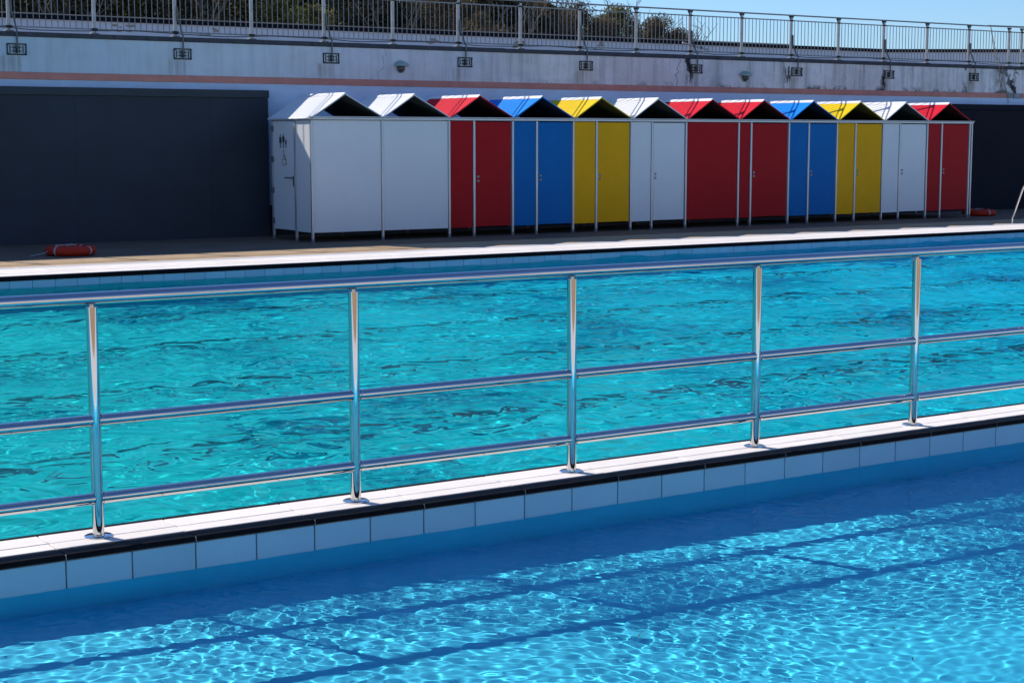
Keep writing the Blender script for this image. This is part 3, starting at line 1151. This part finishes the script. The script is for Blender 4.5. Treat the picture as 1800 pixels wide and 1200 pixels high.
# wall lights with shell-shaped hoods
def wall_light(x, z, label):
    t = thing('wall_light', (x, WALL_Y, z), label, 'wall light', 'hooded wall lights')
    b = MB()
    n, mm = 14, 8
    vs, fs = [], []
    for a in range(n + 1):
        th = math.pi * a / n
        for c in range(mm + 1):
            ph = (math.pi / 2) * c / mm
            r = .145
            vs.append((x + r * math.cos(th) * (1 - .0 * c), WALL_Y - .004 - .17 * math.sin(ph) * math.sin(th) ** .6 if 0 < a < n else WALL_Y - .004, z + .105 * math.sin(th) * math.cos(ph) + .0))
    for a in range(n):
        for c in range(mm):
            k = a * (mm + 1) + c
            fs.append((k, k + 1, k + mm + 2, k + mm + 1))
    b.add(vs, fs, True)
    h = b.build('hood', M['hood'], t)
    md = h.modifiers.new('thickness', 'SOLIDIFY')
    md.thickness = .008
    b = MB()
    b.lathe([(.085, 0), (.085, -.02), (.075, -.05), (.05, -.085), (.02, -.1)], (x, WALL_Y - .004, z - .035), 18, 'Y')
    b.build('lens', M['lamp_glass'], t)
    b = MB()
    b.lathe([(.10, 0), (.10, -.012), (.088, -.018)], (x, WALL_Y - .0015, z - .035), 20, 'Y')
    b.build('back_plate', M['hood'], t)
    return t


wall_light(15.66, 3.125, 'pale green hooded wall light above the second and third hut roofs')
wall_light(24.32, 3.115, 'pale green hooded wall light near the stained right part of the wall')

# rope tied to the handrail
b = MB()
b.tube([(32.36, UY - .03, 4.50), (32.44, UY - .035, 4.15), (32.52, UY - .06, 3.75), (32.55, WALL_Y - .06, 3.50), (32.64, WALL_Y - .012, 3.20), (32.70, WALL_Y - .03, 2.87)], .008, 6)
b.tube([(32.36, UY - .032, 4.50), (32.47, UY - .037, 4.15), (32.60, UY - .062, 3.75), (32.66, WALL_Y - .06, 3.50), (32.80, WALL_Y - .012, 3.15), (32.93, WALL_Y - .035, 2.80), (32.97, WALL_Y - .02, 2.62)], .008, 6)
tag(b.build('tan_rope', M['rope']), 'thin tan rope hanging from the terrace handrail down the wall', 'rope')

# ------------------------------------------------------------------ second low wall on the terrace
sw = thing('terrace_wall', (15, 34, 3.4), 'low lilac grey wall with dark capping behind the terrace railing', 'wall')
path = [(-60, 34.0), (35.2, 34.0), (62.0, 16.5 + 0.0)]
dv = (Vector((62.0, 16.5)) - Vector((35.2, 34.0))).normalized()


def run_box(mb, front, back, z0, z1):
    A, B = path[0], path[1]
    C = path[2]
    nrm2 = Vector((dv.y, -dv.x))
    nrm2 = nrm2 if nrm2.y < 0 else -nrm2
    for s, off in ((0, front), (1, back)):
        pass
    def offp(off):
        a = Vector((A[0], A[1] + off))
        d = Vector(C) - nrm2 * off
        # corner: intersection of y = 34+off with the second line
        p0 = Vector(B) - nrm2 * off
        t = (A[1] + off - p0.y) / dv.y
        c = p0 + dv * t
        return a, c, d
    f, k = offp(front), offp(back)
    vs = []
    for z in (z0, z1):
        for q in (f[0], f[1], f[2], k[2], k[1], k[0]):
            vs.append((q.x, q.y, z))
    fs = [(0, 1, 4, 5)[::-1], (1, 2, 3, 4)[::-1], (6, 7, 10, 11), (7, 8, 9, 10)]
    for q in range(6):
        q2 = (q + 1) % 6
        fs.append((q, q2, 6 + q2, 6 + q))
    mb.add(vs, fs)


b = MB(); run_box(b, 0.0, 0.3, 3.4, 4.196); b.build('rendered_face', M['wall_far'], sw)
b = MB(); run_box(b, -0.05, 0.35, 4.198, 4.285); b.build('dark_capping', M['navy_clad'], sw)
b = MB(); b.bbox(-60, 31.5, 33.93, 33.97, 4.288, 4.312, .003); b.build('capping_board', M['beige'], sw)
b = MB()
rr = random.Random(12)
for cx, cz, sz in ((9.6, 4.12, .35), (12.6, 4.06, .3), (14.4, 4.08, .28), (20.3, 4.06, .2), (22.6, 4.05, .22), (25.0, 4.08, .16)):
    for q in range(5):
        ax, az = cx + rr.uniform(-sz, sz), min(4.15, max(3.92, cz + rr.uniform(-.08, .08)))
        n = 9
        r0 = rr.uniform(.03, .12)
        b.prism([(ax + r0 * rr.uniform(.7, 1.3) * math.cos(2 * math.pi * j / n), az + .35 * r0 * rr.uniform(.6, 1.4) * math.sin(2 * math.pi * j / n)) for j in range(n)], 33.9965 - q * .0006, 33.9995, 'Y')
b.build('flaked_patch', M['beige'], sw)

# ------------------------------------------------------------------ trees and shrubs behind it
def tree(name, x, y, h, rx, ry, n, leafm, label, seed, lsize=(.05, .10), base=3.4, low=0.15, trunk_r=.09, group='trees behind the terrace wall', clumps=26):
    rr = random.Random(seed)
    rg = np.random.default_rng(seed)
    t = thing(name, (x, y, base), label, 'tree', group)
    b = MB()
    zc = base + h * .55
    lean = rr.uniform(-.15, .15)
    b.tube([(x, y, base - .05), (x + lean * .3, y, base + h * .25), (x + lean, y + .05, base + h * .7)], [trunk_r, trunk_r * .75, trunk_r * .35], 9)
    cl = []
    for k in range(clumps):
        a = rr.uniform(0, 2 * math.pi)
        rad_ = math.sqrt(rr.uniform(0.05, 1))
        u = rr.uniform(low, .98)
        pr = math.sin(math.pi * min(1, (u * .85 + .18))) ** .6
        cx, cyy, cz = x + rx * rad_ * pr * math.cos(a), y + ry * rad_ * pr * math.sin(a), base + h * u
        cl.append((cx, cyy, cz, rr.uniform(.22, .42) * min(rx, h * .5)))
        if k % 2 == 0:
            s0 = (x + lean * .5, y, base + h * rr.uniform(.15, .5))
            mid = ((s0[0] + cx) / 2 + rr.uniform(-.1, .1), (s0[1] + cyy) / 2, (s0[2] + cz) / 2 + rr.uniform(0, .15))
            b.tube([s0, mid, (cx, cyy, cz)], [trunk_r * .4, trunk_r * .25, trunk_r * .08], 5)
    b.build('trunk', M['trunk'], t)
    per = n // clumps
    P = []
    for (cx, cyy, cz, cr) in cl:
        d = rg.normal(0, 1, (per, 3))
        d /= np.linalg.norm(d, axis=1)[:, None]
        r = cr * rg.uniform(.25, 1.15, (per, 1)) ** .7
        P.append(np.array([cx, cyy, cz]) + d * r * np.array([1.15, 1.0, .8]))
    P = np.concatenate(P)
    P = P[P[:, 2] > base + .05]
    m_ = len(P)
    A = rg.normal(0, 1, (m_, 3)); A /= np.linalg.norm(A, axis=1)[:, None]
    B = np.cross(A, rg.normal(0, 1, (m_, 3))); B /= np.linalg.norm(B, axis=1)[:, None]
    L = rg.uniform(lsize[0], lsize[1], (m_, 1)); W = L * rg.uniform(.35, .6, (m_, 1))
    V = np.stack([P - A * L * .5, P + B * W * .5, P + A * L * .5, P - B * W * .5], 1).reshape(-1, 3).astype(np.float32)
    me = bpy.data.meshes.new('crown')
    me.vertices.add(len(V)); me.vertices.foreach_set('co', V.ravel())
    me.loops.add(m_ * 4); me.loops.foreach_set('vertex_index', np.arange(m_ * 4, dtype=np.int32))
    me.polygons.add(m_); me.polygons.foreach_set('loop_start', np.arange(m_, dtype=np.int32) * 4)
    me.update(); me.validate()
    me.materials.append(leafm)
    o = bpy.data.objects.new('crown', me)
    COL.objects.link(o)
    o.parent = t
    o.location = -t.location
    return t


def bare_shrub(x, y, h, n, label, seed, base=3.4, spread=.55, bark='trunk'):
    rr = random.Random(seed)
    b = MB()
    for k in range(n):
        a = rr.uniform(0, 2 * math.pi)
        tip = Vector((x + math.cos(a) * spread * rr.uniform(.3, 1.5), y + math.sin(a) * spread, base + h * rr.uniform(.7, 1.05)))
        p0 = Vector((x + rr.uniform(-.08, .08), y + rr.uniform(-.08, .08), base))
        mid = p0.lerp(tip, .5) + Vector((rr.uniform(-.12, .12), 0, rr.uniform(-.05, .15)))
        b.tube([p0, mid, tip], [.022, .014, .005], 5)
        for q in range(6):
            s = mid.lerp(tip, rr.uniform(-.4, .9))
            e = s + Vector((rr.uniform(-.4, .4), rr.uniform(-.2, .2), rr.uniform(.1, .45)))
            m2 = s.lerp(e, .5) + Vector((rr.uniform(-.05, .05), 0, rr.uniform(-.02, .06)))
            b.tube([s, m2, e], [.009, .006, .003], 4)
            for w in range(2):
                s2 = s.lerp(e, rr.uniform(.3, .9))
                b.tube([s2, s2 + Vector((rr.uniform(-.18, .18), rr.uniform(-.1, .1), rr.uniform(.03, .2)))], [.005, .002], 4)
    o = b.build('bare_shrub', M[bark])
    return tag(o, label, 'shrub', 'trees behind the terrace wall')


LD, LO, LB = M['leaf_dark'], M['leaf_olive'], M['leaf_brown']
tree('evergreen_tree', 9.6, 38.2, 3.5, 2.0, 1.1, 24000, LD, 'dark evergreen tree at the far left edge behind the terrace wall', 21, (.07, .14), clumps=60)
tree('evergreen_tree', 12.9, 38.8, 3.7, 2.0, 1.1, 24000, LD, 'dark evergreen tree with small sky gaps, second from the left', 22, (.07, .14), clumps=60)
tree('evergreen_tree', 16.0, 38.3, 3.4, 2.0, 1.1, 24000, LD, 'dark evergreen tree just left of the olive shrub behind the wall', 23, (.07, .14), clumps=60)
tree('olive_shrub', 17.6, 36.2, 1.75, 1.2, .6, 9000, LO, 'sunlit olive green shrub in front of the dark trees, above the first huts', 24, (.05, .09))
tree('evergreen_tree', 19.9, 38.8, 3.8, 2.2, 1.1, 26000, LD, 'tallest dark evergreen tree just right of the olive shrub', 25, (.07, .14), clumps=60)
tree('brown_shrub', 22.0, 36.4, 1.9, 1.6, .6, 16000, LB, 'brownish half bare shrub between the olive shrub and the darkest tree', 26, (.05, .08))
tree('evergreen_tree', 24.3, 38.4, 2.7, 2.6, 1.1, 26000, LD, 'broad dark evergreen tree just left of the bare twigs', 27, (.06, .12), clumps=60)
tree('brown_shrub', 27.2, 37.8, 1.95, 1.5, .7, 24000, LB, 'brown leafed shrub behind bare twigs where the sky opens', 28, (.05, .09), clumps=40)
tree('olive_shrub', 28.6, 38.1, 1.95, 1.25, .7, 20000, LO, 'yellowish green shrub left of the last brown shrub', 29, (.05, .09), clumps=34)
tree('brown_shrub', 30.2, 38.0, 1.7, 1.6, .7, 26000, LB, 'low brown shrub at the right end of the hedge against sky', 30, (.05, .09), low=.05, clumps=40)
for k, (bx, bh) in enumerate(((9.0, 4.2), (12.6, 4.5), (16.2, 4.4), (19.8, 4.6), (23.2, 4.2), (26.4, 3.1))):
    tree('background_tree', bx * 1.05, 42.5, bh, 2.7, 1.0, 22000, LD, 'dense dark tree behind the front row of evergreens, %s from the left' % ('first', 'second', 'third', 'fourth', 'fifth', 'sixth')[k], 60 + k, (.13, .24), clumps=70, low=.05)
tree('brown_shrub', 25.6, 37.4, 2.0, 1.5, .6, 22000, LB, 'brown shrub at the foot of the bare branching shrub', 35, (.05, .09), clumps=40)
tree('olive_shrub', 31.2, 38.6, 1.35, 1.1, .7, 14000, LO, 'lowest olive shrub where the hedge tapers to the open sky', 36, (.05, .09), low=.05, clumps=34)
bare_shrub(25.9, 37.0, 2.7, 12, 'bare branching shrub leaning over the broad dark tree', 31, spread=.9)
bare_shrub(28.6, 37.4, 2.5, 9, 'bare twigs rising from the yellowish green shrub', 32, spread=.7)
bare_shrub(30.6, 37.6, 1.75, 10, 'low bare twigs poking from the last brown shrub', 33, spread=.9)
bare_shrub(22.4, 36.4, 2.4, 9, 'pale bare twigs in front of the brownish half bare shrub', 34, spread=.8)

for k, (bx, bl) in enumerate(((9.9, 'pale bare twigs in front of the leftmost evergreen'), (12.3, 'pale bare twigs before the second evergreen, left of the sky gaps'), (15.2, 'pale bare twigs just left of the olive green shrub'), (20.6, 'pale bare twigs before the tallest evergreen'), (24.2, 'pale bare twigs before the broad evergreen'))):
    bare_shrub(bx, 36.6, 2.5 + .2 * (k % 2), 6, bl, 80 + k, spread=1.0, bark='pale_bark')

# ------------------------------------------------------------------ life buoys on the deck
def life_buoy(x, y, label, rz):
    t = thing('life_buoy', (x, y, 0), label, 'life buoy', 'life buoys lying on the deck')
    Rr, r = .30, .075
    def ring(a0, a1, rr_, n, squash=1.0):
        vs, fs = [], []
        m_ = 16
        full = a1 - a0 > 6.28
        cnt = n if full else n + 1
        for i in range(cnt):
            a = a0 + (a1 - a0) * i / n + rz
            for j in range(m_):
                c = 2 * math.pi * j / m_
                q = Rr + rr_ * 1.15 * math.cos(c)
                vs.append((x + q * math.cos(a), y + q * math.sin(a), r + .003 + rr_ * math.sin(c) * .98))
        for i in range(n):
            i2 = (i + 1) % cnt
            for j in range(m_):
                j2 = (j + 1) % m_
                fs.append((i * m_ + j, i2 * m_ + j, i2 * m_ + j2, i * m_ + j2))
        return vs, fs
    b = MB()
    b.add(*ring(0, 2 * math.pi, r, 56), smooth=True)
    b.build('ring', M['buoy'], t)
    for k in range(4):
        b = MB()
        a = k * math.pi / 2 + .35
        b.add(*ring(a, a + .075, r + .002, 5), smooth=True)
        b.build('reflective_band', M['buoy_white'], t)
    b = MB()
    b.tube([(x - .05, y + .05, .14), (x + .02, y - .1, .165), (x + .08, y - .05, .16), (x + .03, y + .08, .165), (x - .1, y - .02, .16), (x - .25, y - .12, .165), (x - .42, y - .05, .05), (x - .6, y + .05, .008)], .006, 6)
    b.build('grab_rope', M['buoy_white'], t)


life_buoy(8.16, 24.62, 'orange red life buoy in front of the left dark cladding', .2)
life_buoy(29.62, 25.5, 'orange red life buoy beside the last red hut', 1.0)

# ------------------------------------------------------------------ ladder handrails at the far pool edge
lad = thing('pool_ladder', (27.5, 22.0, 0), 'curved steel ladder handrail at the far pool edge on the right', 'pool ladder')
for dx in (0, .55):
    b = MB()
    X_ = 27.45 + dx
    yz = [(22.75, 0.0), (22.75, .12), (22.72, .18), (22.62, .44), (22.52, .70), (22.45, .82), (22.30, .92), (22.08, .95), (21.84, .92), (21.64, .80), (21.52, .60), (21.43, .25), (21.40, 0.0)]
    pts = []
    for k in range(len(yz) - 1):
        p0, p1, p2, p3 = yz[max(k - 1, 0)], yz[k], yz[k + 1], yz[min(k + 2, len(yz) - 1)]
        for q in range(4):
            t = q / 4
            f = [.5 * (2 * p1[c] + (p2[c] - p0[c]) * t + (2 * p0[c] - 5 * p1[c] + 4 * p2[c] - p3[c]) * t * t + (3 * p1[c] - p0[c] - 3 * p2[c] + p3[c]) * t ** 3) for c in (0, 1)]
            pts.append((X_, f[0], f[1]))
    pts.append((X_, 21.40, 0.0))
    b.tube(pts, .021, 14)
    h = b.build('handrail', M['steel'], lad)
    b = MB()
    b.lathe([(.045, .001), (.045, .010), (.024, .014)], (X_, 22.75, 0), 18)
    b.lathe([(.045, .010), (.045, .018), (.024, .022)], (X_, 21.40, 0), 18)
    b.build('flange', M['steel'], h)

# ------------------------------------------------------------------ leaf bits on the shallow floor
b = MB()
rr = random.Random(5)
for k in range(150):
    x, y = rr.uniform(1.4, 9.5), rr.uniform(3.6, 6.4)
    z = front_floor_z(x) + .006
    a, L = rr.uniform(0, 6.3), rr.uniform(.004, .012)
    w = L * rr.uniform(.2, .5)
    ca, sa = math.cos(a), math.sin(a)
    pts = []
    for j in range(6):
        t = 2 * math.pi * j / 6
        u, v = L * math.cos(t), w * math.sin(t)
        pts.append((x + u * ca - v * sa, y + u * sa + v * ca, z + .003 * math.cos(t)))
    b.add(pts, [(0, 1, 2, 3, 4, 5)])
o = receiver(b.build('leaf_litter', M['debris'], recalc=False))
o['kind'] = 'stuff'
o['label'] = 'small brown leaf bits scattered on the shallow pool floor'
o['category'] = 'leaf litter'

# ------------------------------------------------------------------ the building behind the viewpoint (seen in the polished rails)
pv = thing('bath_house', (2, -9, 0), 'cream bath house facing the pools from the near side', 'building')
b = MB()
b.box(-40, 60, -14, -9, 0.0, 4.2)
b.build('wall', M['cream'], pv)
b = MB()
b.bbox(-40.4, 60.4, -14.4, -8.6, 4.203, 4.45, .02)
b.build('roof', M['hut_white'], pv)
x = -36.0
while x < 58:
    b = MB()
    b.box(x, x + 1.6, -9.0, -8.97, 0.9, 2.4)
    b.build('window', M['pane'], pv)
    x += 5.0
